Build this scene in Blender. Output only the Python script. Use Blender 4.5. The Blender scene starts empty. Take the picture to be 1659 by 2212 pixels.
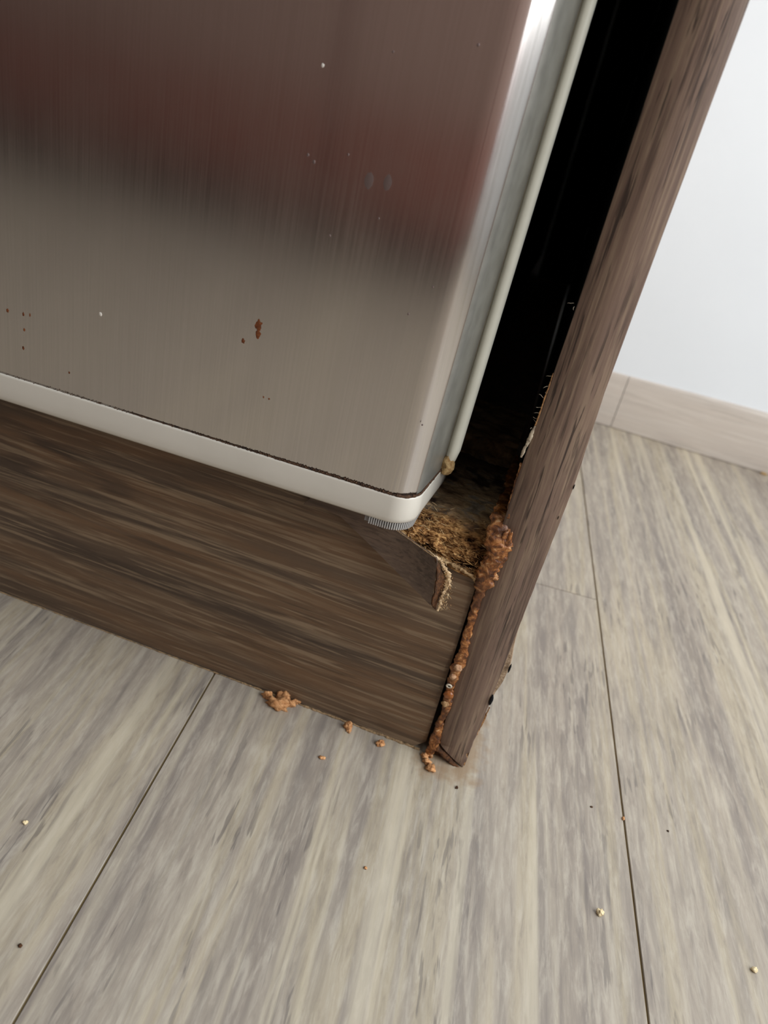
import bpy, math, random
from mathutils import Vector, Matrix, noise
# ---------------------------------------------------------------- camera, light, exposure
# all lengths in the builders below are millimetres, turned into metres when a mesh is linked
FOC = 1660.0
PX, PY = 829.5, 1106.0
M = ((0.945255146, 0.2566865870, 0.2015060918),
     (0.2983480934, -0.4295797924, -0.8523201377),
     (-0.1322162021, 0.8657789545, -0.4826444632))        # camera right, down and forward axes in the room
CAM = Vector((-9.07648578, -268.49332095, 266.74747477))
SC = bpy.context.scene
cd = bpy.data.cameras.new('camera'); cam = bpy.data.objects.new('camera', cd); SC.collection.objects.link(cam)
cam.matrix_world = Matrix(((M[0][0], -M[1][0], -M[2][0], CAM.x*.001), (M[0][1], -M[1][1], -M[2][1], CAM.y*.001),
                           (M[0][2], -M[1][2], -M[2][2], CAM.z*.001), (0, 0, 0, 1)))
cd.sensor_fit = 'VERTICAL'; cd.sensor_height = 36.0; cd.lens = FOC/2212*36; cd.clip_start = .01; cd.clip_end = 50
cd.dof.use_dof = True; cd.dof.focus_distance = .300; cd.dof.aperture_fstop = 13
SC.camera = cam
w = bpy.data.worlds.new('room_light'); SC.world = w; w.use_nodes = True
w.node_tree.nodes['Background'].inputs[0].default_value = (.95, .96, .98, 1); w.node_tree.nodes['Background'].inputs[1].default_value = .30
ld = bpy.data.lights.new('window_daylight', 'AREA'); ld.shape = 'RECTANGLE'; ld.size = 1.6; ld.size_y = 1.7; ld.energy = 55; ld.color = (.92, .95, .985)
lo = bpy.data.objects.new('window_daylight', ld); SC.collection.objects.link(lo)
lo.location = (1.06, -.45, 1.22); lo.rotation_euler = (0, math.radians(90), 0)
SC.view_settings.view_transform = 'Standard'; SC.view_settings.look = 'None'; SC.view_settings.exposure = 0.12
SC.view_settings.gamma = 1.0; SC.view_settings.use_curve_mapping = False

# ---------------------------------------------------------------- helpers
def at(u, v, ax, val):
    """room point (mm) seen at photo pixel u, v on the plane where coordinate ax equals val"""
    a, b = (u-PX)/FOC, (v-PY)/FOC
    d = Vector([M[0][i]*a+M[1][i]*b+M[2][i] for i in range(3)])
    return CAM + d*((val-CAM[ax])/d[ax])
def lin(c):
    return tuple(((x/255)/12.92 if x/255 <= .04045 else ((x/255+.055)/1.055)**2.4) for x in c)+(1,)
def empty(name, loc=(0, 0, 0)):
    o = bpy.data.objects.new(name, None); SC.collection.objects.link(o); o.location = [c*.001 for c in loc]; o.empty_display_size = .02
    return o
def tag(o, label=None, cat=None, group=None, kind=None):
    if label: o['label'] = label
    if cat: o['category'] = cat
    if group: o['group'] = group
    if kind: o['kind'] = kind
    return o
def mesh(name, vs, fs, m, parent=None, smooth=False, attr=None, recalc=True):
    px = py = pz = 0; q = parent
    while q: px += q.location.x; py += q.location.y; pz += q.location.z; q = q.parent
    me = bpy.data.meshes.new(name)
    me.from_pydata([(x*.001-px, y*.001-py, z*.001-pz) for x, y, z in vs], [], fs)
    if recalc:
        import bmesh
        bm = bmesh.new(); bm.from_mesh(me); bmesh.ops.recalc_face_normals(bm, faces=bm.faces); bm.to_mesh(me); bm.free()
    if smooth:
        me.polygons.foreach_set('use_smooth', [True]*len(me.polygons))
    if attr:
        for k, vals in attr.items():
            a = me.attributes.new(k, 'FLOAT', 'POINT'); a.data.foreach_set('value', vals)
    me.materials.append(m); me.update()
    o = bpy.data.objects.new(name, me); SC.collection.objects.link(o)
    if parent: o.parent = parent
    return o
class MB:
    def __init__(s): s.v = []; s.f = []
    def box(s, x0, x1, y0, y1, z0, z1):
        b = len(s.v)
        s.v += [(x0,y0,z0),(x1,y0,z0),(x1,y1,z0),(x0,y1,z0),(x0,y0,z1),(x1,y0,z1),(x1,y1,z1),(x0,y1,z1)]
        s.f += [tuple(b+i for i in q) for q in ((0,3,2,1),(4,5,6,7),(0,1,5,4),(1,2,6,5),(2,3,7,6),(3,0,4,7))]
        return s
    def loft(s, rings, close=True, caps=True):
        b = len(s.v); n = len(rings[0])
        for r in rings: s.v += [tuple(p) for p in r]
        for i in range(len(rings)-1):
            for j in range(n if close else n-1):
                k = (j+1) % n
                s.f.append((b+i*n+j, b+i*n+k, b+(i+1)*n+k, b+(i+1)*n+j))
        if caps:
            s.f.append(tuple(b+j for j in range(n))); s.f.append(tuple(b+(len(rings)-1)*n+j for j in range(n)))
        return s
    def build(s, name, m, parent=None, smooth=False, bevel=0, attr=None, auto=None):
        o = mesh(name, s.v, s.f, m, parent, smooth, attr)
        if bevel:
            md = o.modifiers.new('bevel', 'BEVEL'); md.width = bevel*.001; md.segments = 2; md.limit_method = 'ANGLE'; md.angle_limit = .6
        if auto:
            o.data.set_sharp_from_angle(angle=math.radians(auto))
        return o
def fbm(p, s, seed=0, oct=4):
    return noise.fractal(Vector(p)*s+Vector((seed*7.3, seed*3.1, seed*5.7)), 1.0, 2.0, oct)
def interp(tab, t):
    if t <= tab[0][0]: return tab[0][1]
    for (a, x), (b, y) in zip(tab, tab[1:]):
        if t <= b: return x+(y-x)*(t-a)/(b-a)
    return tab[-1][1]

# ---------------------------------------------------------------- materials
class N:
    def __init__(s, name, rough=.5, metal=0, spec=.5):
        s.m = bpy.data.materials.new(name); s.m.use_nodes = True; s.t = s.m.node_tree; s.b = s.t.nodes['Principled BSDF']
        s.b.inputs['Roughness'].default_value = rough; s.b.inputs['Metallic'].default_value = metal; s.b.inputs['Specular IOR Level'].default_value = spec
    def n(s, typ, **kw):
        x = s.t.nodes.new(typ)
        for k, v in kw.items():
            if k.startswith('i_'): x.inputs[k[2:].replace('_', ' ')].default_value = v
            else: setattr(x, k, v)
        return x
    def l(s, a, b): s.t.links.new(a, b)
    def coords(s, scale, rnd=0, which='Object'):
        tc = s.n('ShaderNodeTexCoord'); mp = s.n('ShaderNodeMapping'); mp.inputs['Scale'].default_value = scale
        if rnd:
            oi = s.n('ShaderNodeObjectInfo'); ml = s.n('ShaderNodeVectorMath', operation='SCALE'); cb = s.n('ShaderNodeCombineXYZ')
            for i in range(3): s.l(oi.outputs['Random'], cb.inputs[i])
            s.l(cb.outputs[0], ml.inputs[0]); ml.inputs['Scale'].default_value = rnd
            s.l(ml.outputs[0], mp.inputs['Location'])
        s.l(tc.outputs[which], mp.inputs['Vector']); return mp.outputs[0]
    def noise(s, vec, scale=1, detail=4, rough=.55, dist=0):
        x = s.n('ShaderNodeTexNoise'); x.inputs['Scale'].default_value = scale; x.inputs['Detail'].default_value = detail
        x.inputs['Roughness'].default_value = rough; x.inputs['Distortion'].default_value = dist; s.l(vec, x.inputs['Vector']); return x.outputs['Fac']
    def ramp(s, fac, stops, interp='LINEAR'):
        r = s.n('ShaderNodeValToRGB'); r.color_ramp.interpolation = interp; e = r.color_ramp.elements
        while len(e) < len(stops): e.new(.5)
        for i, (p, c) in enumerate(stops): e[i].position = p; e[i].color = lin(c) if len(c) == 3 else c
        s.l(fac, r.inputs[0]); return r.outputs[0]
    def val(s, fac, a, b, c=0, d=1):
        r = s.n('ShaderNodeMapRange'); r.inputs[1].default_value = a; r.inputs[2].default_value = b; r.inputs[3].default_value = c; r.inputs[4].default_value = d
        s.l(fac, r.inputs[0]); return r.outputs[0]
    def mix(s, fac, a, b, mode='MIX'):
        x = s.n('ShaderNodeMix', data_type='RGBA', blend_type=mode)
        for sock, v in ((x.inputs[0], fac), (x.inputs[6], a), (x.inputs[7], b)):
            if isinstance(v, (int, float)): sock.default_value = v
            elif isinstance(v, tuple): sock.default_value = v if len(v) == 4 else lin(v)
            else: s.l(v, sock)
        return x.outputs[2]
    def math(s, op, a, b=0):
        x = s.n('ShaderNodeMath', operation=op)
        for sock, v in ((x.inputs[0], a), (x.inputs[1], b)):
            if isinstance(v, (int, float)): sock.default_value = v
            else: s.l(v, sock)
        return x.outputs[0]
    def col(s, c): 
        if isinstance(c, tuple): s.b.inputs['Base Color'].default_value = lin(c)
        else: s.l(c, s.b.inputs['Base Color'])
        return s
    def bump(s, h, strength=.3, dist=.0003):
        b = s.n('ShaderNodeBump'); b.inputs['Strength'].default_value = strength; b.inputs['Distance'].default_value = dist
        s.l(h, b.inputs['Height']); s.l(b.outputs[0], s.b.inputs['Normal']); return s

def flat(name, c, rough=.5, metal=0, spec=.5, var=0, vs=60, bump=0):
    k = N(name, rough, metal, spec)
    if var:
        n = k.noise(k.coords((1, 1, 1)), vs, 5); k.col(k.ramp(n, [(.3, tuple(max(0, x-var) for x in c)), (.7, tuple(min(255, x+var) for x in c))]))
        if bump: k.bump(n, bump, .0006)
    else: k.col(c)
    return k.m

def floor_mat():
    k = N('grey_oak_laminate', .42, 0, .35)
    wide = k.noise(k.coords((1, .03, 1), 9), 34, 4, .55, .35)
    mid = k.noise(k.coords((1, .05, 1), 6), 150, 4, .6, .4)
    fine = k.noise(k.coords((1, .13, 1), 9), 360, 6, .7, .4)
    col = k.ramp(wide, [(.30, (125, 116, 107)), (.41, (138, 129, 119)), (.47, (148, 139, 127)), (.52, (163, 152, 131)), (.56, (152, 143, 130)), (.62, (138, 129, 119)), (.70, (129, 120, 111))])
    col = k.mix(k.val(mid, .44, .62, 0, .30), col, (186, 174, 155))
    col = k.mix(k.val(mid, .46, .34, 0, .22), col, (120, 112, 107))
    col = k.mix(k.val(fine, .47, .66, 0, .48), col, (192, 184, 168))
    col = k.mix(k.val(fine, .45, .32, 0, .42), col, (118, 110, 103))
    fl_ = k.val(k.noise(k.coords((1, .09, 1), 5), 420, 3, .5, .3), .57, .62)
    mask = k.val(k.noise(k.coords((1, .3, 1), 7), 40, 2), .46, .62)
    col = k.mix(k.math('MULTIPLY', k.math('MULTIPLY', fl_, mask), .5), col, (88, 82, 79))
    lightst = k.val(k.noise(k.coords((1, .016, 1), 3), 95, 3, .5, .3), .57, .66)
    col = k.mix(k.math('MULTIPLY', lightst, .5), col, (200, 190, 167))
    fig = k.val(k.noise(k.coords((1, .12, 1), 2), 24, 3, .6, 1.6), .62, .74)
    col = k.mix(k.math('MULTIPLY', fig, .40), col, (112, 105, 101))
    # damp brown stain soaked round the foot of the side panel
    tc = k.n('ShaderNodeTexCoord'); g = k.n('ShaderNodeNewGeometry')
    sp = k.n('ShaderNodeSeparateXYZ'); k.l(g.outputs['Position'], sp.inputs[0])
    dx = k.math('MAXIMUM', k.math('SUBTRACT', k.math('ABSOLUTE', k.math('SUBTRACT', sp.outputs[0], .007)), .009), 0)
    dy = k.math('MAXIMUM', k.math('SUBTRACT', k.math('ABSOLUTE', k.math('SUBTRACT', sp.outputs[1], .012)), .018), 0)
    dd = k.math('SQRT', k.math('ADD', k.math('MULTIPLY', dx, dx), k.math('MULTIPLY', dy, dy)))
    wn = k.n('ShaderNodeTexNoise'); wn.inputs['Scale'].default_value = 160; k.l(g.outputs['Position'], wn.inputs['Vector']); wn.inputs['Detail'].default_value = 5
    st = k.val(k.math('ADD', dd, k.math('MULTIPLY', k.math('SUBTRACT', wn.outputs['Fac'], .5), .026)), .0, .0085, 1, 0)
    col = k.mix(k.math('MULTIPLY', st, .62), col, (136, 108, 76))
    k.l(k.val(fine, .3, .7, .38, .5), k.b.inputs['Roughness'])
    k.col(col).bump(fine, .12, .0002)
    return k.m
def laminate(name, axis, base, dark, light, warm, sc=1.0, pore=.6, extra=None, lamt=.6):
    k = N(name, .5, 0, .35)
    st = {'x': (.045, 1, 1), 'z': (1, 1, .045)}[axis]
    st2 = {'x': (.025, 1, 1), 'z': (1, 1, .025)}[axis]
    c1 = k.coords(st, 0); c2 = k.coords(st2, 0)
    big = k.noise(c1, 60*sc, 4, .55, .7)
    col = k.ramp(big, [(.34, dark), (.45, base), (.55, warm), (.62, base), (.72, dark)])
    if extra: col = extra(k, col)
    md = k.noise(c1, 330*sc, 5, .6, .5)
    col = k.mix(k.math('MULTIPLY', k.val(md, .52, .64), lamt*.7), col, light)
    col = k.mix(k.math('MULTIPLY', k.val(md, .47, .36), pore*.8), col, tuple(int(x*.72) for x in dark))
    f = k.noise(c2, 900*sc, 4, .6, .2)
    col = k.mix(k.math('MULTIPLY', k.val(f, .53, .63), lamt), col, light)
    p = k.noise(k.coords(tuple(a*1.4 for a in st), 3), 560*sc, 3, .55, .4)
    mk = k.val(k.noise(c1, 150*sc, 2), .42, .56)
    col = k.mix(k.math('MULTIPLY', k.math('MULTIPLY', k.val(p, .53, .60), mk), pore), col, tuple(int(x*.50) for x in dark))
    k.col(col).bump(k.math('SUBTRACT', f, p), .25, .00025)
    return k.m
def cathedral(k, col):
    g = k.n('ShaderNodeNewGeometry'); sp = k.n('ShaderNodeSeparateXYZ'); k.l(g.outputs['Position'], sp.inputs[0])
    nz = k.noise(k.coords((.35, 1, 1)), 45, 3)
    dx = k.math('DIVIDE', k.math('SUBTRACT', sp.outputs[0], -.235), .046)
    dz = k.math('DIVIDE', k.math('SUBTRACT', sp.outputs[2], .083), .0135)
    r = k.math('SQRT', k.math('ADD', k.math('MULTIPLY', dx, dx), k.math('MULTIPLY', dz, dz)))
    r2 = k.math('ADD', r, k.math('MULTIPLY', nz, 1.2))
    ring = k.val(k.math('SINE', k.math('MULTIPLY', r2, 7.5)), -.3, .9)
    fall = k.val(r, 1.1, 2.1, .55, 0)
    return k.mix(k.math('MULTIPLY', ring, fall), col, (58, 46, 38))
def steel_mat():
    k = N('brushed_stainless_steel', .16, 1.0)
    c = k.coords((1, 1, .012)); n = k.noise(c, 1400, 3, .6); sm = k.noise(k.coords((1, 1, 1)), 30, 4)
    k.col(k.mix(k.val(n, .35, .65, 0, 1), (204, 199, 194), (211, 206, 202)))
    k.l(k.math('ADD', k.val(n, .3, .7, .135, .16), k.val(sm, .4, .7, 0, .025)), k.b.inputs['Roughness'])
    k.b.inputs['Anisotropic'].default_value = .7; k.b.inputs['Anisotropic Rotation'].default_value = .25
    tg = k.n('ShaderNodeTangent', direction_type='RADIAL', axis='Z'); k.l(tg.outputs[0], k.b.inputs['Tangent'])
    k.bump(n, .012, .0001)
    return k.m
def chip_mat():
    """rotted chipboard: tan to dark brown, greyish where mould sits (attribute 'top' 0 front .. 1 top)"""
    k = N('rotted_chipboard', .85, 0, .25)
    c = k.coords((.45, 1, 1)); n = k.noise(c, 420, 6, .7, .8); n2 = k.noise(k.coords((.6, 1, 1)), 130, 4, .6, .5)
    fr = k.ramp(n, [(.32, (52, 30, 16)), (.43, (128, 86, 48)), (.52, (184, 138, 84)), (.60, (212, 170, 112)), (.72, (234, 206, 156))])
    tp = k.ramp(n2, [(.30, (80, 62, 46)), (.43, (142, 118, 90)), (.52, (182, 156, 118)), (.60, (146, 138, 124)), (.74, (92, 72, 54))])
    tp = k.mix(k.val(n, .4, .65, 0, .4), tp, (132, 104, 68))
    a = k.n('ShaderNodeAttribute', attribute_name='top')
    col = k.mix(a.outputs['Fac'], fr, tp)
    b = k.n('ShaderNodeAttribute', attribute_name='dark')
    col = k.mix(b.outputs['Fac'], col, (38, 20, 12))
    k.col(col).bump(n, .9, .0009)
    return k.m
def splinter_mat():
    k = N('wood_splinters', .8, 0, .3)
    a = k.n('ShaderNodeAttribute', attribute_name='shade')
    k.col(k.ramp(a.outputs['Fac'], [(0, (58, 36, 20)), (.35, (138, 96, 54)), (.7, (200, 158, 102)), (1, (236, 212, 168))])); return k.m
def glue_mat():
    k = N('swollen_brown_residue', .38, 0, .5)
    n = k.noise(k.coords((1, 1, 1)), 330, 6, .65, .8); n2 = k.noise(k.coords((1, 1, 1)), 95, 3)
    c = k.ramp(n, [(.30, (44, 22, 8)), (.43, (96, 54, 20)), (.52, (142, 86, 40)), (.60, (174, 120, 68)), (.70, (214, 180, 140))])
    c = k.mix(k.val(n2, .46, .62, 0, .75), c, (72, 38, 15))
    k.col(c).bump(n, .7, .0008)
    k.b.inputs['Subsurface Weight'].default_value = .12; k.b.inputs['Subsurface Radius'].default_value = (.002, .001, .0005); k.b.inputs['Subsurface Scale'].default_value = .6
    return k.m
def crumb_mat(name, a, b):
    k = N(name, .8, 0, .3); n = k.noise(k.coords((1, 1, 1)), 600, 5, .7)
    k.col(k.ramp(n, [(.35, a), (.62, b)])).bump(n, .8, .0006); return k.m

MFLOOR = floor_mat()
MEDGE = laminate('brown_oak_edging', 'z', (116, 95, 81), (96, 77, 66), (146, 126, 104), (120, 99, 86), 1.0, .85, None, .6)
MKICK = laminate('brown_oak_plinth', 'x', (92, 75, 59), (75, 61, 49), (138, 118, 94), (108, 83, 60), .6, .34, cathedral, .75)
MFLAP = laminate('brown_oak_edge_strip', 'x', (96, 80, 68), (78, 64, 54), (120, 102, 84), (102, 84, 70), 1.2, .4, None, .4)
MSIDE = laminate('brown_oak_side', 'z', (96, 80, 70), (80, 65, 56), (130, 112, 92), (102, 84, 72), .8)
MSTEEL = steel_mat(); MCHIP = chip_mat(); MSPL = splinter_mat(); MGLUE = glue_mat()
MTRIM = flat('off_white_plastic', (200, 195, 183), .33, 0, .5, 3, 40)
MBEAD = flat('white_door_liner', (226, 226, 210), .38, 0, .5, 4, 90)
MGASK = flat('grey_side_liner', (96, 102, 97), .6, 0, .3, 8, 160)
MSIDEG = flat('side_reflection_grey', (132, 130, 122), .35, .4, .5, 10, 120)  # grey painted in for the steel side's reflection of the gap
MRIB = flat('grey_ribbed_plastic', (128, 126, 124), .5)
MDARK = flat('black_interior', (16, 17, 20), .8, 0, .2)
MCORE = crumb_mat('raw_chipboard_core', (96, 64, 38), (176, 132, 86))
MDCORE = crumb_mat('wet_dark_core', (34, 20, 10), (92, 58, 30))
MORANGE = crumb_mat('orange_brown_crumb', (156, 104, 60), (214, 162, 112))
MCREAM = crumb_mat('cream_crumb', (214, 190, 140), (240, 224, 186))
MYEL = crumb_mat('yellowed_broken_plastic', (142, 108, 66), (198, 170, 120))
MDIRT = crumb_mat('dark_grime', (34, 24, 18), (82, 56, 36))
MRUST = crumb_mat('rust', (78, 38, 14), (124, 70, 34))
MFIB = crumb_mat('pale_torn_fibre', (120, 106, 90), (190, 176, 152))
MWALL = flat('white_wall_paint', (236, 243, 248), .75, 0, .3, 2, 8)
MBASE = laminate('pale_oak_skirting', 'x', (196, 188, 178), (186, 177, 167), (212, 206, 196), (198, 189, 178), .4, .12, None, .4)
MSUB = flat('dark_joint_underlay', (128, 110, 72), .9)

# ---------------------------------------------------------------- the setting
YAW = .0860582; CY, SY = math.cos(YAW), math.sin(YAW)
fl = tag(MB().box(-2600, 1100, -2700, 560, -30, -.9).build('floor', MSUB), kind='structure')
random.seed(4)
row0, pw, plen = -113.4, 203.2, 1200
butts = {0: 176.5, -1: 640, 1: 700}
for r in range(-12, 10):
    off = butts.get(r, (r*437) % 1200-300)
    for q in range(-3, 2):
        v0 = off+q*plen; v1 = v0+plen; u0 = row0+r*pw; u1 = u0+pw
        cu, cv = (u0+u1)/2, (v0+v1)/2
        X, Y = cu*CY-cv*SY, cu*SY+cv*CY
        if Y < -3000 or Y > 1000 or X < -2600 or X > 1150: continue
        g = .42; b = .22; hw, hl = (u1-u0)/2-g, (v1-v0)/2-g
        m = MB(); ring = lambda a, z: [(-hw+a, -hl+a, z), (hw-a, -hl+a, z), (hw-a, hl-a, z), (-hw+a, hl-a, z)]
        m.loft([ring(0, -.88), ring(0, -b), ring(b, 0)])
        # clip nothing: the far ends run under the skirting
        o = m.build('plank', MFLOOR); o.parent = fl; o.location = (X*.001, Y*.001, 0); o.rotation_euler = (0, 0, YAW)
TW = -.016    # the wall stands very slightly askew of the cabinet
wall = MB()
wall.loft([[(18, 536, 0), (1100, 536+1082*TW, 0), (1100, 636, 0), (18, 636, 0)], [(18, 536, 2600), (1100, 536+1082*TW, 2600), (1100, 636, 2600), (18, 636, 2600)]])
wall.box(-2600, 18, 600, 640, 0, 2600)
tag(wall.build('wall_back', MWALL), kind='structure')
bb = empty('baseboard_back', (71, 534, 0)); tag(bb, kind='structure')
def skirt(x0, x1):
    y0 = lambda x: 533.5+(x-71)*-.041
    rr = []
    for x in (x0, x1):
        y = y0(x); rr.append([(x, y, 0), (x, y-1, 1), (x, y-1, 52), (x, y+.5, 56), (x, y+5, 59), (x, y+12, 60), (x, y+12, 0)])
    MB().loft(rr).build('skirting_board', MBASE, bb, auto=25)
skirt(83, 640); skirt(20, 82.3)
# right wall with the balcony window that lights the room
wr = MB(); wr.box(1100, 1200, -2700, -1350, 0, 2600); wr.box(1100, 1200, 450, 540, 0, 2600); wr.box(1100, 1200, -1350, 450, 2060, 2600); wr.box(1100, 1200, -1350, 450, 0, 380)
tag(wr.build('wall_right', MWALL), kind='structure')
wf = empty('window_1', (1100, -450, 380)); tag(wf, kind='structure')
m = MB()
for b_ in ((1100, 1160, -1350, -1290, 380, 2060), (1100, 1160, 390, 450, 380, 2060), (1100, 1160, -1290, 390, 380, 440), (1100, 1160, -1290, 390, 2000, 2060), (1110, 1150, -475, -425, 440, 2000)): m.box(*b_)
m.build('window_frame', MTRIM, wf)
kg = N('clear_glass', .02); kg.b.inputs['Transmission Weight'].default_value = 1; kg.b.inputs['Base Color'].default_value = (1, 1, 1, 1)
for a_, b_ in ((-1290, -475), (-425, 390)): MB().box(1128, 1134, a_, b_, 440, 2000).build('pane', kg.m, wf)

# ---------------------------------------------------------------- side panel of the cabinet
sp_ = tag(empty('side_panel', (7, 0, 0)), 'tall brown oak-look cabinet side panel, swollen and split at its foot', 'cabinet panel')
L = [(0, .2), (9, -.2), (20, -.6), (46, -1.6), (92, -3.3), (130, -3.6), (156, -3.6), (175, -3.3), (211, -2.6), (302, -2.2), (900, -2.0)]
R_ = [(0, 13.6), (5, 13.9), (10, 14.0), (21, 14.6), (30, 15.1), (46, 15.3), (108, 16.2), (150, 17.0), (190, 15.7), (302, 16.0), (900, 16.2)]
zs = [0]+[1.2*i for i in range(1, 160)]+[200+20*i for i in range(0, 36)]
mb = MB(); rings = []
for z in zs:
    l = interp(L, z); r = interp(R_, z)
    if z < 12: l = max(l, .2+13.0*max(0, 1-z/9.5)**1.25)
    if z < 24: r -= 1.0*fbm((z, 0, 0), .35, 2)*(1-z/24)
    if 120 < z < 185: l += .35*max(0, fbm((z, 0, 0), .25, 5))
    r += .12*fbm((z, 3, 0), .2, 6)
    l = min(l, r-.6)
    bow = -.5*math.exp(-((z-12)/18)**2)
    rings.append([(l+.25, .9, z), (l, .35+bow, z), (l+.3, bow, z), ((l+r)/2, bow-.08, z), (r-.3, bow, z), (r, .35+bow, z), (r-.2, .9, z)])
mb.loft(rings).build('edging_strip', MEDGE, sp_, smooth=True, auto=50)
MB().box(-1.4, 14.4, 1.1, 524, .3, 900).build('chipboard_core', MDCORE, sp_)
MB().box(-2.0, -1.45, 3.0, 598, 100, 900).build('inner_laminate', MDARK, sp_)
MB().box(-37, -2.2, 586, 598, 118.6, 900).build('rear_light_block', MDARK, sp_)  # black strip added to close off the bright rear of the gap
MB().box(-37, -2.2, 66, 585, 855, 870).build('top_light_block', MDARK, sp_)  # added out of view so no light drops into the gap
# outer laminate, its raw front end shows as a thin tan line; missing at two chips and at the foot
mb = MB(); rings = []
for i in range(260):
    z = 24+i*3.4; r = interp(R_, z); o_ = .55
    if 43 < z < 50 or 57 < z < 60: o_ = .1
    bl = 2.6*math.exp(-((z-60)/13)**2)
    e = .2+.3*abs(fbm((z, 0, 0), .08, 9)); rings.append([(r-.35, .35, z), (r-.35+o_*e*1.6+bl, .5+bl*.3, z), (r-.35+o_+bl, 3, z), (r-.35+o_, 40, z), (r-.35+o_, 522, z), (r-.5, 522, z)])
mb.loft(rings).build('outer_laminate', crumb_mat('laminate_end_tan', (112, 88, 66), (164, 142, 116)), sp_)

def blob(name, c, r, m, parent=None, seed=0, amp=.35, fr=.5, n=14, flatten=None):
    vs = []; fs = []
    for i in range(n+1):
        th = math.pi*i/n
        for j in range(n*2):
            ph = math.pi*j/n
            d = Vector((math.sin(th)*math.cos(ph), math.sin(th)*math.sin(ph), math.cos(th)))
            k = 1+amp*fbm(d*1.4, 1.1, seed, 3)+amp*.35*fbm(d*4.5, 1.0, seed+3, 2)
            p = Vector(c)+Vector((d.x*r[0], d.y*r[1], d.z*r[2]))*k
            if flatten is not None and p.z < flatten: p.z = flatten
            vs.append(p)
    for i in range(n):
        for j in range(n*2):
            k = (j+1) % (n*2); fs.append((i*2*n+j, (i+1)*2*n+j, (i+1)*2*n+k, i*2*n+k))
    return mesh(name, vs, fs, m, parent, True)
def strip(name, path, m, parent=None, seed=0, amp=.35, fr=.35, depth=.5, step=.45, seg=18, squash=(1, 1)):
    """irregular swollen bead: path of (point, half width mm); wide across the view, shallower in depth"""
    pts = []
    for (p, a), (q, b) in zip(path, path[1:]):
        nn = max(1, int((q-p).length/step))
        for i in range(nn): pts.append((p.lerp(q, i/nn), a+(b-a)*i/nn))
    pts.append(path[-1])
    rings = []
    for i, (p, wd) in enumerate(pts):
        t = (pts[min(i+1, len(pts)-1)][0]-pts[max(i-1, 0)][0]).normalized()
        vd = (p-CAM).normalized(); side = t.cross(vd).normalized(); up = side.cross(t).normalized()
        ring = []
        for j in range(seg):
            a = 2*math.pi*j/seg; d = side*math.cos(a)+up*math.sin(a)*depth
            q = p+d*wd
            k = 1+amp*fbm(q, fr, seed)+amp*.5*fbm(q, fr*3.2, seed+1, 2)
            ring.append(p+d*wd*k)
        rings.append(ring)
    return MB().loft(rings).build(name, m, parent, smooth=True)
# foot of the panel: raw swollen core along the outer edge, dark broken core under the edging
strip('swollen_core', [(at(1058, 1528, 1, 1.0), .3), (at(1046, 1551, 1, .6), .6), (at(1034, 1573, 1, .4), .8), (at(1021, 1596, 1, .4), .75), (at(1009, 1620, 1, .4), .7), (at(1003, 1640, 1, .5), .8), (at(1001, 1652, 1, .6), .5)], MCORE, sp_, 3, .5, .6)
strip('broken_core', [(at(940, 1602, 1, -.4), .6), (at(947, 1618, 1, -.5), 1.3), (at(962, 1634, 1, -.8), 1.25), (at(978, 1648, 1, -.9), .9), (at(994, 1661, 1, -1.0), .4)], MDCORE, sp_, 7, .45, .7)
for i, (u, v, rr) in enumerate([(1061, 1512, (.8, .8, 3.0)), (1101, 1444, (.45, .5, 2.4)), (1240, 1052, (.15, .3, 1.1)), (1206, 1118, (.14, .3, .9))]):
    p = at(u, v, 1, .1); o = blob('chipped_edge', p, rr, MDARK, sp_, 20+i, .3, .5, 8)
    tag(o, 'black chip gouged out of the panel edge')

# peeling inner edge of the panel near the gap: pale torn fibre with dark hollow behind
def curve_tube(mb, pts, r):
    rings = []
    for i, p in enumerate(pts):
        t = (pts[min(i+1, len(pts)-1)]-pts[max(i-1, 0)]).normalized(); s = t.cross(Vector((.3, 1, .2))).normalized(); u = s.cross(t)
        rr = r*(1 if 0 < i < len(pts)-1 else .4)
        rings.append([p+(s*math.cos(a)+u*math.sin(a))*rr for a in (0, 1.57, 3.14, 4.71)])
    mb.loft(rings)
strip('torn_fibre', [(at(1156, 920, 1, .2), .25), (at(1149, 935, 1, .1), .7), (at(1143, 950, 1, 0), .75), (at(1137, 962, 1, 0), .5), (at(1130, 975, 1, 0), .65), (at(1126, 988, 1, .2), .4)], MFIB, sp_, 11, .45, .9)
strip('torn_hollow', [(at(1160, 916, 1, .4), .25), (at(1150, 945, 1, .5), .5), (at(1140, 975, 1, .5), .7), (at(1134, 992, 1, .5), .5)], MDARK, sp_, 12, .3, .8)
hm = MB(); random.seed(9)
for u, v in [(1241, 662), (1192, 812), (1188, 828), (1184, 835), (1179, 850), (1174, 860), (1170, 880), (1163, 905), (1150, 925), (1240, 655), (1166, 893), (1158, 915)]:
    p = at(u, v, 1, .2); q = Vector(p); pts = [q.copy()]
    d = Vector((-random.uniform(.3, .9), -random.uniform(0, .4), random.uniform(-.5, .8)))
    for s_ in range(4):
        d = (d+Vector((random.uniform(-.5, .5), random.uniform(-.3, .3), random.uniform(-.6, .6)))).normalized(); q = q+d*.55; pts.append(q.copy())
    curve_tube(hm, pts, .07)
tag(hm.build('loose_fibres', MFIB, sp_), kind='stuff')
strip('frayed_edge', [(at(1195, 806, 1, .2), .12), (at(1186, 835, 1, .15), .28), (at(1176, 862, 1, .15), .22), (at(1166, 893, 1, .15), .32), (at(1156, 920, 1, .15), .25)], MCORE, sp_, 13, .6, .9)

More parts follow.
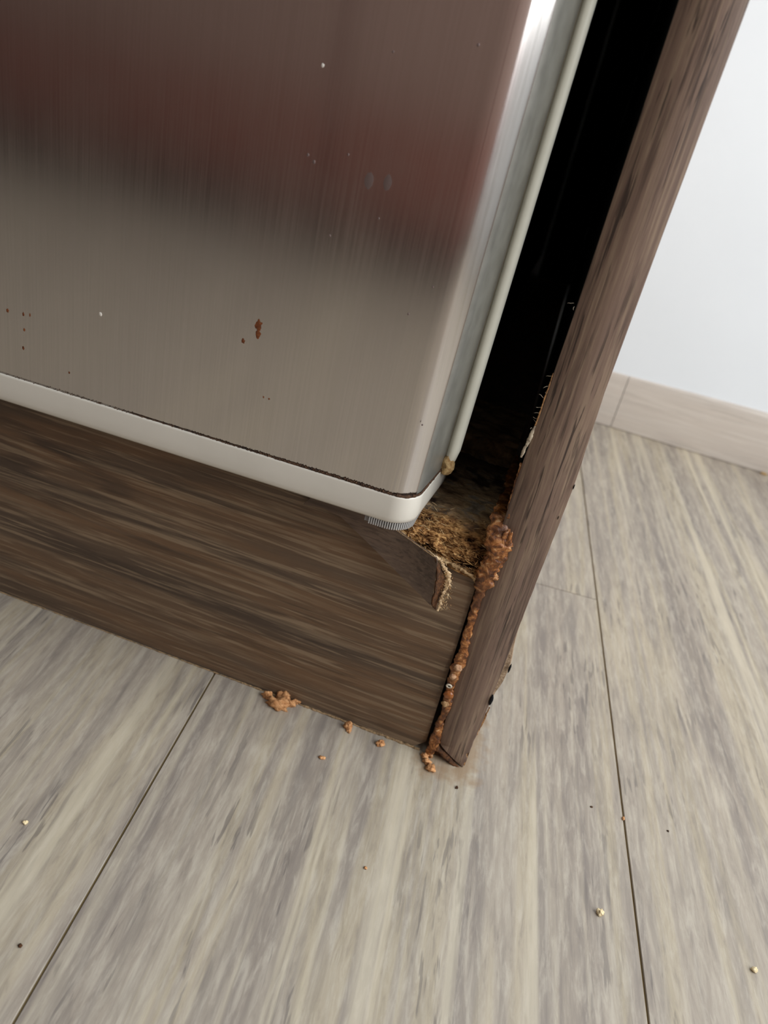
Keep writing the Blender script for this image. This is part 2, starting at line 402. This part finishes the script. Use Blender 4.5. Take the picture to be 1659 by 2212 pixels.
# ---------------------------------------------------------------- plinth (kickboard)
kb = tag(empty('plinth_board', (-120, 4, 0)), 'dark brown oak-look plinth board under the steel door', 'kickboard')
ky = lambda x: 1.1+(-7.3-x)*.0231
TOP = [(-420, 116), (-72, 116), (-60, 113), (-46, 109), (-42, 110.5), (-38, 108), (-33.5, 105.2), (-28, 104.2), (-22, 103.6), (-14, 101.8), (-7, 99.8), (-5, 98)]
def kick(name, y_off, thick, m, zt_off, jag):
    v = []; f = []; n = 400
    for i in range(n+1):
        x = -420+(414.0)*i/n
        y = ky(x)+y_off; zt = interp(TOP, x)+zt_off+(jag*fbm((x, 0, 0), .5, 4) if x > -48 else 0)
        zb = .8+.35*fbm((x, 5, 0), .12, 8) if x > -140 else .8
        if x > -11: zb += (x+11)*.9
        if x > -8: y += (x+8)*.25
        for yy, zz in ((y+.25, zb), (y, zb+.3), (y, 50), (y, zt-.3), (y+.3, zt), (y+thick, zt), (y+thick, zb)): v.append((x, yy, zz))
    for i in range(n):
        for j in range(7):
            k_ = (j+1) % 7; f.append((i*7+j, i*7+k_, i*7+7+k_, i*7+7+j))
    f += [tuple(range(7)), tuple(range(n*7, n*7+7))]
    return mesh(name, v, f, m, kb)
kick('laminate_face', 0, .8, MKICK, 0, .35)
kick('chipboard_core', .85, 14.5, MCORE, -.2, .2)
# swollen, crumbling line along the foot of the plinth
mb = MB(); random.seed(3)
path = []
for u, v in [(-40, 1266), (60, 1302), (160, 1335), (260, 1372), (360, 1412), (462, 1452), (560, 1488), (640, 1524), (740, 1560), (840, 1598), (905, 1624)]:
    p = at(u, v, 2, .3); p.y = ky(p.x)-.1; path.append((p, .28+.45*max(0, (u-380)/520)))
o = strip('crumbling_foot', path, crumb_mat('tan_swollen_edge', (92, 74, 52), (168, 140, 104)), kb, 15, .9, .45, .8, .9, 8)
tag(o, kind='stuff')

# ---------------------------------------------------------------- rotted bottom shelf
sh = tag(empty('bottom_shelf', (-60, 10, 100)), 'rotted chipboard cabinet bottom crumbling between steel door and side panel', 'shelf')
prof = [(0, (-.2, 99.5)), (8, (.2, 107)), (13, (2, 112)), (18, (6, 115.5)), (26, (13, 117.5)), (46, (33, 118.3)), (70, (57, 118)), (92, (79, 117.2)), (99, (84, 113)), (104, (86, 106))]
vs = []; fs = []; topa = []; darka = []
nx, ns = 170, 300
for i in range(nx+1):
    x = -50+46*i/nx
    for j in range(ns+1):
        s = 104*(j/ns)**1.25
        y = interp([(a, b[0]) for a, b in prof], s); z = interp([(a, b[1]) for a, b in prof], s)
        zb_ = interp(TOP, x); z = zb_+(z-99.5)*(118-zb_)/18.5
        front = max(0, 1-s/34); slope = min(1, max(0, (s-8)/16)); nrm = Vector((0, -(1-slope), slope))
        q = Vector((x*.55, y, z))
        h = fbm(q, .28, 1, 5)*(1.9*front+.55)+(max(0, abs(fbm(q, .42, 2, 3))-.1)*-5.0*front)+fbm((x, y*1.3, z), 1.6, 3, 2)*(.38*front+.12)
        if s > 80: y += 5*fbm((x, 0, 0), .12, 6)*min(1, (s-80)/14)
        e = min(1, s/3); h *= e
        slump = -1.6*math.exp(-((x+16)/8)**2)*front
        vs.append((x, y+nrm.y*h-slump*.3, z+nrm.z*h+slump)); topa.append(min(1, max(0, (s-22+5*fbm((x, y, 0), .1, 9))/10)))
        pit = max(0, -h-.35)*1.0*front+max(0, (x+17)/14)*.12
        darka.append(min(.95, max(0, pit*.8+(max(0, (y-34)/34)*.75)+max(0, fbm((x, y, 0), .11, 12)-.15)*1.5)))  # shade painted into pits and with depth, plus random dark patches
for i in range(nx):
    for j in range(ns): a = i*(ns+1)+j; fs.append((a, a+1, a+ns+2, a+ns+1))
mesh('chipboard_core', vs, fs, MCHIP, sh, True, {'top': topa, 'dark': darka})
MB().box(-420, -50.2, 28, 598, 101.5, 118).build('laminated_board', MSIDE, sh)
strip('pale_lip', [(Vector((-44+38*i/14, -.5+.1*(i%2), interp(TOP, -44+38*i/14)+.9)), .55+.25*((i*7)%3)) for i in range(15)], crumb_mat('pale_tan_layer', (132, 104, 70), (188, 158, 116)), sh, 36, .8, .7, .8, .3)
# second, sunken and rust-dark piece behind the split
vs = []; fs = []; topa = []; darka = []
for i in range(81):
    x = -72+66*i/80
    for j in range(61):
        t = j/60; y = 94+62*t+3*fbm((x, 0, 0), .15, 16)*(1-t); z = 118.5-9*max(0, 1-t*9)
        z += 2.0*fbm((x*.5, y, 0), .14, 17, 5); vs.append((x, y, z)); topa.append(.6); darka.append(min(.9, .55+.5*fbm((x*.4, y, 0), .2, 18)))
for i in range(80):
    for j in range(60): a = i*61+j; fs.append((a, a+1, a+62, a+61))
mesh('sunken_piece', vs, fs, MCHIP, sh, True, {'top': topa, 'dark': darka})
MB().box(-50, -4, 156, 598, 101.5, 118.4).build('laminated_board', MSIDE, sh)
# splinters standing out of the rotted front
random.seed(21); sv = []; sf = []; sa = []
def splinter(p, d, l_, w_, sh_):
    d = d.normalized(); s = d.cross(Vector((.2, .5, .9))).normalized(); u = s.cross(d)
    b = len(sv)
    for k_, ww in ((-1, .45), (0, 1), (1, .25)):
        c_ = p+d*l_*.5*k_
        for a, c in ((1, 0), (0, .5), (-1, 0), (0, -.5)): sv.append(c_+s*w_*a*ww+u*w_*c*ww); sa.append(sh_)
    for r in range(2):
        for j in range(4): k_ = (j+1) % 4; sf.append((b+r*4+j, b+r*4+k_, b+r*4+4+k_, b+r*4+4+j))
    sf.append((b, b+1, b+2, b+3)); sf.append((b+8, b+9, b+10, b+11))
for i in range(1300):
    x = random.uniform(-52, -7); s = random.triangular(1, 34, 12)
    y = interp([(a, b[0]) for a, b in prof], s); z = interp([(a, b[1]) for a, b in prof], s)
    zb_ = interp(TOP, x); z = zb_+(z-99.5)*(118-zb_)/18.5
    d = Vector((random.gauss(1.1, .5), random.gauss(-.1, .45), random.gauss(-.05, .40)))
    if random.random() < .06: d = Vector((random.gauss(0, .5), -.6, random.gauss(.6, .4)))
    big = random.random() < .1
    splinter(Vector((x, y+random.uniform(-1.0, .7), z+random.uniform(-.9, .5)-1.2*math.exp(-((x+16)/8)**2))), d, random.uniform(.9, 3.2)*(1.5 if big else 1), random.uniform(.1, .34)*(1.6 if big else 1), min(1, max(0, random.gauss(.52, .24)-(.12 if x > -20 else 0))))
for i in range(500):    # torn whiskers on the lower lip
    x = random.uniform(-44, -7); z = interp(TOP, x)+random.uniform(-.5, 2.0)
    splinter(Vector((x, random.uniform(-.4, 1.0), z)), Vector((random.gauss(1, .4), random.gauss(-.2, .3), random.gauss(-.1, .3))), random.uniform(.8, 2.6), random.uniform(.08, .26), min(1, max(0, random.gauss(.62, .2))))
o = mesh('splinters', sv, sf, MSPL, sh, False, {'shade': sa}); tag(o, kind='stuff')

# edge strip torn loose and bent outward, its broken end showing raw board
topc = [(690, 1058, .2), (760, 1080, -.2), (810, 1108, -1.0), (850, 1141, -2.5), (880, 1162, -4.5), (905, 1180, -7), (925, 1193, -9.5), (942, 1206, -12), (945, 1212, -12.5)]
botc = [(655, 1090, .2), (700, 1098, .0), (738, 1118, -.6), (790, 1168, -2.5), (830, 1208, -4.5), (866, 1245, -7), (895, 1273, -9), (924, 1302, -11.5), (930, 1308, -12)]
fv = []; ff = []; n = len(topc); rows = 10
for side in (0, 1.1):
    for i in range(n):
        a = at(topc[i][0], topc[i][1], 1, topc[i][2]); b = at(botc[i][0], botc[i][1], 1, botc[i][2])
        for j in range(rows+1):
            p = a.lerp(b, j/rows); p.y += side+.5*math.sin(math.pi*j/rows)*(i/n)
            fv.append(p)
K = n*(rows+1)
for i in range(n-1):
    for j in range(rows):
        a = i*(rows+1)+j; ff.append((a, a+1, a+rows+2, a+rows+1)); ff.append((K+a, K+a+rows+1, K+a+rows+2, K+a+1))
for i in range(n-1):
    for j in (0, rows): a = i*(rows+1)+j; ff.append((a, a+rows+1, K+a+rows+1, K+a))
for j in range(rows):
    for i in (0, n-1): a = i*(rows+1)+j; ff.append((a, a+1, K+a+1, K+a))
flap = mesh('peeled_edge_strip', fv, ff, MFLAP, sh, True); flap.data.set_sharp_from_angle(angle=.7)
tag(flap, 'dark brown edging strip torn loose and sticking out')
# its broken end: brown torn backing and a ragged pale rim
ev = []; ef = []; ed = [(942, 1206, 12.0), (945, 1230, 12.2), (943, 1255, 12.4), (940, 1280, 12.3), (932, 1306, 12)]
er = [(966, 1232), (973, 1250), (969, 1272), (958, 1292), (950, 1318)]
nn = 24; cc = 8
for i in range(nn+1):
    t = i/nn*(len(ed)-1); k_ = min(int(t), len(ed)-2); fr_ = t-k_
    lu, lv, ly = [ed[k_][m_]+(ed[k_+1][m_]-ed[k_][m_])*fr_ for m_ in range(3)]
    ru, rv = [er[k_][m_]+(er[k_+1][m_]-er[k_][m_])*fr_ for m_ in range(2)]
    A_ = at(lu, lv, 1, -ly); B_ = at(ru-9, rv, 1, -ly+4.2)
    for j in range(cc+1):
        p = A_.lerp(B_, j/cc); hh = .35*fbm(p, 1.4, 31, 3); p = p+Vector((hh, -hh*.6, 0)); ev.append(p)
for i in range(nn):
    for j in range(cc): a = i*(cc+1)+j; ef.append((a, a+1, a+cc+2, a+cc+1))
o = mesh('torn_end', ev, ef, MDCORE, flap, True); so = o.modifiers.new('solid', 'SOLIDIFY'); so.thickness = .0007; so.offset = -1
strip('torn_rim', [(at(925, 1188, 1, -9.2), .12), (at(938, 1200, 1, -10.8), .3), (at(950, 1208, 1, -10.5), .5), (at(958, 1222, 1, -9.3), .5), (at(966, 1236, 1, -8.6), .75), (at(970, 1252, 1, -8.2), .95), (at(964, 1268, 1, -8.6), .9), (at(956, 1282, 1, -9), .65), (at(951, 1300, 1, -9.5), .65), (at(946, 1320, 1, -10), .4)], crumb_mat('pale_raw_fibre', (150, 118, 80), (214, 188, 150)), flap, 33, 1.1, 1.3, .5, .25)
random.seed(8); sv = []; sf = []; sa = []
for i in range(230):
    t = random.random(); u = 950+18*math.sin(t*3.0)+random.gauss(0, 5); v = 1206+112*t
    p = at(u, v, 1, -9.5+random.uniform(-.8, .8)); splinter(p, Vector((random.gauss(.4, .6), -.5, random.gauss(0, .8))), random.uniform(.5, 1.5), random.uniform(.05, .16), min(1, random.gauss(.8, .2)))
for i in range(120):
    t = random.random(); p = at(850+92*t, 1141+65*t, 1, -2.7-9*t); splinter(p, Vector((1, -.2-.3*random.random(), -.2+random.gauss(0, .3))), random.uniform(.5, 1.6), random.uniform(.05, .12), min(1, random.gauss(.8, .15)))
tag(mesh('torn_whiskers', sv, sf, MSPL, flap, False, {'shade': sa}), kind='stuff')

# ---------------------------------------------------------------- brown residue along the joint
res = tag(empty('joint_residue', (-6, 0, 0)), 'amber-brown swollen residue oozing down the joint between plinth and side panel', 'residue')
P_ = [((1119, 985), 'z', 119, 1.0), ((1112, 1010), 'z', 119.2, 2.0), ((1105, 1035), 'z', 119.4, 2.6), ((1098, 1062), 'z', 119.5, 2.4), ((1091, 1082), 'z', 119.6, 2.4)]
pp = [(at(u, v, 2, z), wd) for (u, v), _, z, wd in P_]
pp += [(at(u, v, 1, y), wd) for u, v, y, wd in [(1084, 1100, 12, 2.6), (1078, 1118, 5, 3.3), (1079, 1140, 1, 4.2), (1079, 1163, -1.2, 4.9), (1074, 1190, -1.2, 4.3), (1064, 1215, -1, 3.6), (1053, 1238, -.9, 4.0), (1046, 1256, -.8, 3.7), (1037, 1275, -.6, 2.2), (1030, 1300, -.4, 1.7), (1021, 1330, -.3, 1.6), (1012, 1362, -.3, 1.7), (1004, 1392, -.3, 1.7), (999, 1412, -.4, 2.2), (990, 1436, -.8, 2.6), (982, 1456, -.6, 2.1), (975, 1474, -.6, 2.0), (971, 1488, -.5, 1.5), (968, 1512, -.6, 2.2), (963, 1530, -.6, 1.9), (957, 1546, -.6, 1.3), (950, 1562, -.5, 1.7), (943, 1590, -.5, 2.0), (933, 1615, -.7, 2.3), (923, 1640, -1.2, 1.6)]]
strip('residue_bead', pp, MGLUE, res, 41, .38, .24, .5, .4, 26)
k = N('amber_resin', .25, 0, .5); k.col((140, 82, 36)); k.b.inputs['Subsurface Weight'].default_value = .3; k.b.inputs['Subsurface Radius'].default_value = (.003, .001, .0005)
blob('resin_blob', at(969, 1501, 1, -1.8), (2.3, 1.3, 2.1), k.m, res, 51, .15)
blob('resin_blob', at(962, 1520, 1, -1.4), (1.7, 1.1, 1.7), crumb_mat('tan_residue', (138, 102, 66), (184, 150, 108)), res, 52, .25)
blob('resin_blob', at(989, 1442, 1, -1.7), (1.9, 1.2, 1.7), crumb_mat('pinkish_residue', (146, 104, 74), (196, 158, 122)), res, 53, .3)
blob('resin_blob', at(978, 1461, 1, -1.7), (1.5, 1.1, 1.5), bpy.data.materials['pinkish_residue'], res, 54, .25)
blob('resin_blob', at(1091, 1172, 1, -1.8), (2.2, 1.1, 5.6), MGLUE, res, 55, .4, n=20)
blob('resin_blob', at(1062, 1244, 1, -1.6), (2.6, 1.0, 1.5), MGLUE, res, 56, .4, n=18)
# pale ring with a dark hole at its centre
c0 = at(970, 1482, 1, -2.2); rings = []
for i in range(20):
    a = 2*math.pi*i/20; cc0 = c0+Vector((math.cos(a)*1.05, math.sin(a)*-.15, math.sin(a)*.85)); rad = Vector((math.cos(a), 0, math.sin(a)))
    rings.append([cc0+(rad*math.cos(b)+Vector((0, -1, 0))*math.sin(b))*.42 for b in [2*math.pi*j/8 for j in range(8)]])
rings.append(rings[0])
tag(MB().loft(rings, caps=False).build('pale_ring', flat('whitish_resin', (196, 186, 166), .4), res, smooth=True), 'small whitish ring around a dark hole')
blob('hole', c0+Vector((0, .2, 0)), (.75, .3, .6), MDARK, res, 57, .1, n=8)
# rusty crust running back on the inside
strip('inner_crust', [(at(1126, 1000, 1, 1.5), .5), (at(1120, 1030, 1, 1.5), .8), (at(1109, 1062, 1, 1.2), .7), (at(1102, 1095, 1, .8), .9), (at(1098, 1120, 1, .2), .7)], MGLUE, res, 44, .5, .5)

# ---------------------------------------------------------------- refrigerator door
fr = tag(empty('refrigerator', (-300, 0, 124)), 'brushed stainless steel refrigerator door with rounded corner and off-white plastic edge', 'refrigerator')
def dshift(z): return max(0, (z-136)/162)*4.2
def corner(z, x_end, y_front, r, ys, n=12, inset=0, out=.9):
    """plan outline from far left along the front, round the corner and back along the side"""
    dx = dshift(z); rr = r+dx*.9; xe = x_end+dx-inset; yf = y_front+inset
    pts = [(-720, yf)]+[(-420+i*60, yf) for i in range(6)]
    for i in range(n+1):
        a = math.pi/2*i/n; pts.append((xe-rr+rr*math.sin(a), yf+rr-rr*math.cos(a)))
    pts += [(xe+out*t/4, yf+rr+(ys-yf-rr)*t/4) for t in range(1, 5)]
    return pts
zz = [124.5, 134, 140]+[150+12*i for i in range(64)]
mb = MB()
mb.loft([[(x, y, z) for x, y in corner(z, -36.2, -19.4, 10.8, 14)[:-8]]+[(-60, -13.6, z), (-720, -13.6, z)] for z in zz]).build('steel_skin', MSTEEL, fr, smooth=True, auto=40)
mb = MB(); rings = []
for z in zz:
    c_ = corner(z, -36.2, -19.4, 10.8, 14); x, y = c_[-9]
    rings.append([(-60, y+.2, z), (x-.6, y+.2, z), (x-.12, y+.3, z)]+[(a+[0, 0, 0, 0, .5, .95, 1.35, 1.7][q_], b, z) for q_, (a, b) in enumerate(c_[-8:])]+[(-60, 14, z)])
mb.loft(rings).build('side_strip', MSIDEG, fr, smooth=True, auto=40)  # stands in for the steel side, its reflection held in plain grey
# bottom edge trim, wraps the rounded corner and runs back along the side
zprof = [(1.2, 135.2), (.5, 136.0), (.08, 135.7), (0, 135.0), (-.12, 130), (0, 126.6), (.35, 124.9), (1.0, 124.1), (2.4, 123.9)]
vs = []; fs = []
base = None
for inset, z in zprof:
    c_ = corner(136, -35.3, -20.3, 10.5, 27, 20, inset, 3.4); vs += [(x, y, z) for x, y in c_]; base = len(c_)
m_ = len(zprof)
for i in range(m_-1):
    for j in range(base-1): a = i*base+j; fs.append((a, a+1, a+base+1, a+base))
o = mesh('bottom_trim', vs, fs, MTRIM, fr, True, recalc=False); so = o.modifiers.new('solid', 'SOLIDIFY'); so.thickness = .0009; so.offset = 1
# ribbed insert under the corner
mb = MB()
c_ = corner(136, -36.0, -19.5, 10, 20, 60, .2); pc = c_[3:]
dist = 0; q = []
for a, b in zip(c_[5:], c_[6:]):
    a = Vector((*a, 0)); b = Vector((*b, 0)); q.append((a, b))
acc = []
for a, b in q:
    l_ = (b-a).length; nseg = max(1, int(l_/.1))
    for i in range(nseg): acc.append((a.lerp(b, i/nseg), (b-a).normalized()))
tot = 0; last = -9; prev = acc[0][0]
for p, t in acc:
    tot += (p-prev).length; prev = p
    if p.x < -52 or tot-last < .85: continue
    last = tot; nx_ = Vector((t.y, -t.x, 0)); h = .24
    r = [p-t*h-nx_*2, p-t*h+nx_*.1, p+t*h+nx_*.1, p+t*h-nx_*2]
    mb.loft([[(v_.x, v_.y, 121.2) for v_ in r], [(v_.x, v_.y, 124.3) for v_ in r]])
tag(mb.build('grille_ribs', flat('grey_rib_plastic', (160, 158, 154), .5), fr), kind='stuff')
mb = MB(); mb.loft([[(-54, -18.3, z)]+[(x, y, z) for x, y in corner(136, -36.9, -18.3, 10, 18, 20) if x > -50]+[(-54, 16, z)] for z in (121.4, 124.6)])
mb.build('grille_backing', MRIB, fr)
# vertical side bead of the white liner, then the liner wall running back into the gap
bz = [139.5, 141, 146]+[152+12*i for i in range(64)]
rings = []
for z in bz:
    dx = dshift(z); k_ = interp([(139, .3), (141, .85), (146, 1), (300, .82)], z)
    x0 = -35.2+dx; b = []
    for a in range(15):
        t = math.pi*a/14
        b.append((x0+1.9+5.0*k_*(1-math.cos(t))*.5, 15.2-2.5*math.sin(t)*k_, z))
    rings.append([(x0-.8, 14.3, z)]+b+[(b[-1][0]-.6, 18.5, z), (x0, 19, z)])
    r2 = globals().setdefault('liner_rings', []); bx = b[-1][0]
    r2.append([(x0-4, 19, z), (bx-1.5, 18.6, z), (bx-1.0, 19.4, z), (bx-1.1, 27, z), (bx-1.4, 40, z), (bx-2.5, 47, z), (x0-4, 48, z)])
MB().loft(rings).build('side_trim', MBEAD, fr, smooth=True, auto=50)
MB().loft(liner_rings).build('inner_liner', MGASK, fr, smooth=True, auto=50)
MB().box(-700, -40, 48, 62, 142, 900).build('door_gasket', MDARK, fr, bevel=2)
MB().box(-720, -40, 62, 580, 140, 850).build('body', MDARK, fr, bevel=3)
for x in (-660, -100): MB().box(x-20, x+20, 120, 160, 118.5, 141).build('foot', MDARK, fr, bevel=2)
# broken yellowed end of the side trim
o = blob('broken_trim_end', at(967, 1004, 1, 15), (3.0, 3.2, 4.4), MYEL, fr, 61, .3, n=18); tag(o, 'broken yellowed lower end of the white side trim')
# grime packed along the seam between steel and trim
random.seed(5); mb = MB(); sv = []; sf = []
path = corner(136, -36.0, -19.9, 9.8, 22, 24, 0, 3.1)
seq = [Vector((x, y, 136.0)) for x, y in path if x > -240.1]
def lerp_path(s):
    d = 0
    for a, b in zip(seq, seq[1:]):
        l_ = (b-a).length
        if s <= d+l_: return a.lerp(b, (s-d)/l_)
        d += l_
    return seq[-1]
LT = sum((b-a).length for a, b in zip(seq, seq[1:]))
seq = [Vector((-240+6*i, -19.9, 136)) for i in range(32)]+[s for s in seq if s.x > -50]; LT = sum((b-a).length for a, b in zip(seq, seq[1:]))
for i in range(1500):
    s = LT*(1-abs(random.gauss(0, .36)))
    if s < 0: continue
    p = lerp_path(s); wgt = interp([(0, .25), (LT*.5, .4), (LT*.72, 1), (LT*.86, .9), (LT*.9, .7), (LT, .9)], s)
    r_ = random.uniform(.12, .42)*(.5+.6*wgt)
    p = p+Vector((0, random.uniform(-.1, .2), random.uniform(-.1, .55*wgt+.1)))
    b = len(sv)
    for d in ((1,0,0),(-1,0,0),(0,1,0),(0,-1,0),(0,0,1),(0,0,-1)): sv.append(p+Vector(d)*r_*random.uniform(.6, 1.3))
    for t in ((0,2,4),(2,1,4),(1,3,4),(3,0,4),(2,0,5),(1,2,5),(3,1,5),(0,3,5)): sf.append(tuple(b+k_ for k_ in t))
tag(mesh('seam_grime', sv, sf, MDIRT, fr), kind='stuff')
strip('seam_grime_line', [(p+Vector((0, .1, .15)), .06 if p.x < -150 else .15 if p.x < -90 else .34 if p.x < -44 else .55) for p in seq], MDIRT, fr, 66, .5, .5, .8, 1.2, 6)  # unbroken line of grime, thickest round the corner
# rust spots and dried drips stuck to the steel
def spot(name, u, v, rx, rz, m, seed, amp=.5, th=.12):
    p = at(u, v, 1, -19.5); vs = [(p.x, -19.4-th, p.z)]; n_ = 28; fs = []
    for k_, s_, y_ in ((0, .7, -19.4-th*.8), (1, 1.0, -19.38)):
        for j in range(n_):
            a = 2*math.pi*j/n_; r = 1+amp*fbm((math.cos(a), math.sin(a), 0), 1.5, seed, 3)
            vs.append((p.x+math.cos(a)*rx*r*s_, y_, p.z+math.sin(a)*rz*r*s_))
    for j in range(n_):
        k_ = (j+1) % n_; fs.append((0, 1+j, 1+k_)); fs.append((1+j, 1+n_+j, 1+n_+k_, 1+k_))
    return mesh(name, vs, fs, m, fr, True)
for i, (u, v, rx, rz) in enumerate([(559, 703, 1.35, 2.1), (557, 722, 1.0, 1.5), (525, 737, .7, 1.0), (16, 671, .6, .8), (50, 679, .45, .8), (64, 680, .3, .7), (52, 712, .5, .75), (50, 752, .55, .8), (569, 858, .35, .4), (581, 862, .35, .45), (149, 805, .4, .5)]):
    spot('rust_spot', u, v, rx, rz, MRUST, 70+i)
MDRIP = flat('dried_drip', (112, 96, 92), .55, .55); MW = flat('white_speck', (214, 208, 198), .6)
for i, (u, v, rx, rz) in enumerate([(797, 390, 1.5, 2.6), (837, 395, 1.4, 2.5)]): spot('dried_drip', u, v, rx, rz, MDRIP, 90+i, .12, .08)
for i, (u, v, r) in enumerate([(697, 141, .5), (849, 112, .35), (1033, 97, .4), (217, 679, .65), (882, 678, .35), (752, 334, .35), (665, 335, .45), (678, 350, .5), (912, 918, .3), (712, 509, .35), (818, 472, .3), (935, 620, .3)]):
    spot('white_speck', u, v, r, r*1.2, MW if i in (0, 3) else MDRIP, 110+i, .3, .15)

# ---------------------------------------------------------------- crumbs on the floor
def crumb(u, v, r, m, label, seed, group=None, n=10, cat='crumb', amp=.6, name='crumb'):
    p = at(u, v, 2, r[2]*.5); o = blob(name, (p.x, p.y, r[2]*.62), r, m, None, seed, amp, .5, n, .02)
    return tag(o, label, cat, group)
def pile(u, v, parts, m, label, seed, name='debris_pile'):
    p = at(u, v, 2, 0); root = tag(empty(name, (p.x, p.y, 0)), label, 'debris')
    for i, (du, dv, r) in enumerate(parts):
        q = at(u+du, v+dv, 2, r[2]*.5); blob('fragment', (q.x, q.y, r[2]*.6), r, m, root, seed+i, .65, .5, 12, .02)
pile(601, 1522, [(0, 0, (4.6, 2.6, 3.4)), (-22, -18, (2.6, 1.6, 2.6)), (10, -16, (3.6, 1.2, 3.0)), (26, -2, (2.6, 1.5, 2.0)), (40, -6, (1.8, 1.1, 1.6))], MORANGE, 'largest orange-brown debris heap against the foot of the plinth', 140)
pile(752, 1570, [(0, 0, (1.9, 1.5, 2.4)), (2, 8, (1.2, 1.2, 1.0))], MORANGE, 'small round orange-brown lump at the plinth foot, right of the large heap', 150)
pile(823, 1606, [(0, 0, (1.7, 1.4, 1.8)), (-6, 2, (1.1, 1.0, 1.0))], MORANGE, 'small orange-brown lump at the plinth foot, nearest to the joint', 155)
pile(930, 1660, [(0, 0, (2.3, 1.9, 1.7)), (-8, -14, (1.9, 1.5, 1.6)), (-12, -26, (1.6, 1.3, 1.5))], MORANGE, 'pale orange chunk fallen on the floor below the residue-filled joint', 160)
crumb(696, 1637, (1.7, .9, .6), MORANGE, 'thin orange flake on the floor in front of the plinth', 170, name='flake', cat='crumb')
crumb(55, 1777, (1.0, .8, .7), MCREAM, 'cream crumb on the left floorboard', 171)
crumb(1296, 1972, (1.4, 1.2, 1.2), MCREAM, 'cream crumb on the middle floorboard, left of the right joint', 172)
crumb(1630, 2095, (1.1, 1.1, 1.0), MCREAM, 'cream crumb near the lower right corner of the floor', 173)
crumb(790, 1875, (.7, .6, .5), MORANGE, 'tiny orange crumb on a pale streak of the middle floorboard', 174, n=7)
crumb(1346, 1768, (.6, 1.0, .5), MORANGE, 'tiny orange crumb lodged in the right floor joint', 175, n=7)
crumb(44, 2043, (.7, .6, .5), MDCORE, 'tiny dark brown crumb low on the left floorboard', 176, n=7)
crumb(987, 1701, (.7, .9, .4), MDCORE, 'tiny reddish-brown crumb just below the panel foot', 177, n=7)
crumb(1278, 1743, (.6, .5, .3), MDIRT, 'tiny black speck on the middle floorboard, above the cream crumb', 178, n=7)
crumb(1443, 1795, (.5, .45, .3), MDIRT, 'tiny black speck right of the right floor joint', 179, n=7)
p = at(1650, 1024, 2, 0); crumb(1650, 1024, (3.2, 1.2, 1.6), MYEL, 'blurred tan crumb against the pale skirting board', 180)

# ---------------------------------------------------------------- cabinet run opposite, seen only as a reflection in the steel
oc = tag(empty('opposite_cabinet', (-500, -1000, 0)), 'dark red-brown cabinet front, seen only as a blurred reflection in the steel door', 'cabinet')
MRED = flat('red_brown_cabinet_lacquer', (122, 72, 62), .6, 0, .3, 6, 3); MBRN = flat('brown_cabinet_lacquer', (136, 112, 102), .6, 0, .3, 8, 2)
MB().box(-2300, 900, -1560, -1012, 0, 84).build('plinth', flat('shaded_plinth', (14, 13, 18), .6), oc)  # shade of the recessed plinth is put into its near-black colour
MB().box(-2300, 900, -1800, -1000, 86, 860).build('carcass', MRED, oc)
for i in range(5):
    MB().box(-2290+i*640, -2300+(i+1)*640-6, -1000, -982, 88, 215).build('drawer', MRED, oc, bevel=2); MB().box(-2290+i*640, -2300+(i+1)*640-6, -1000, -982, 220, 850).build('door', MBRN, oc, bevel=2)
MB().box(-2310, 910, -1810, -970, 860, 900).build('worktop', flat('grey_worktop', (120, 112, 106), .4), oc, bevel=3)
oc.rotation_euler = (0, 0, math.radians(4))
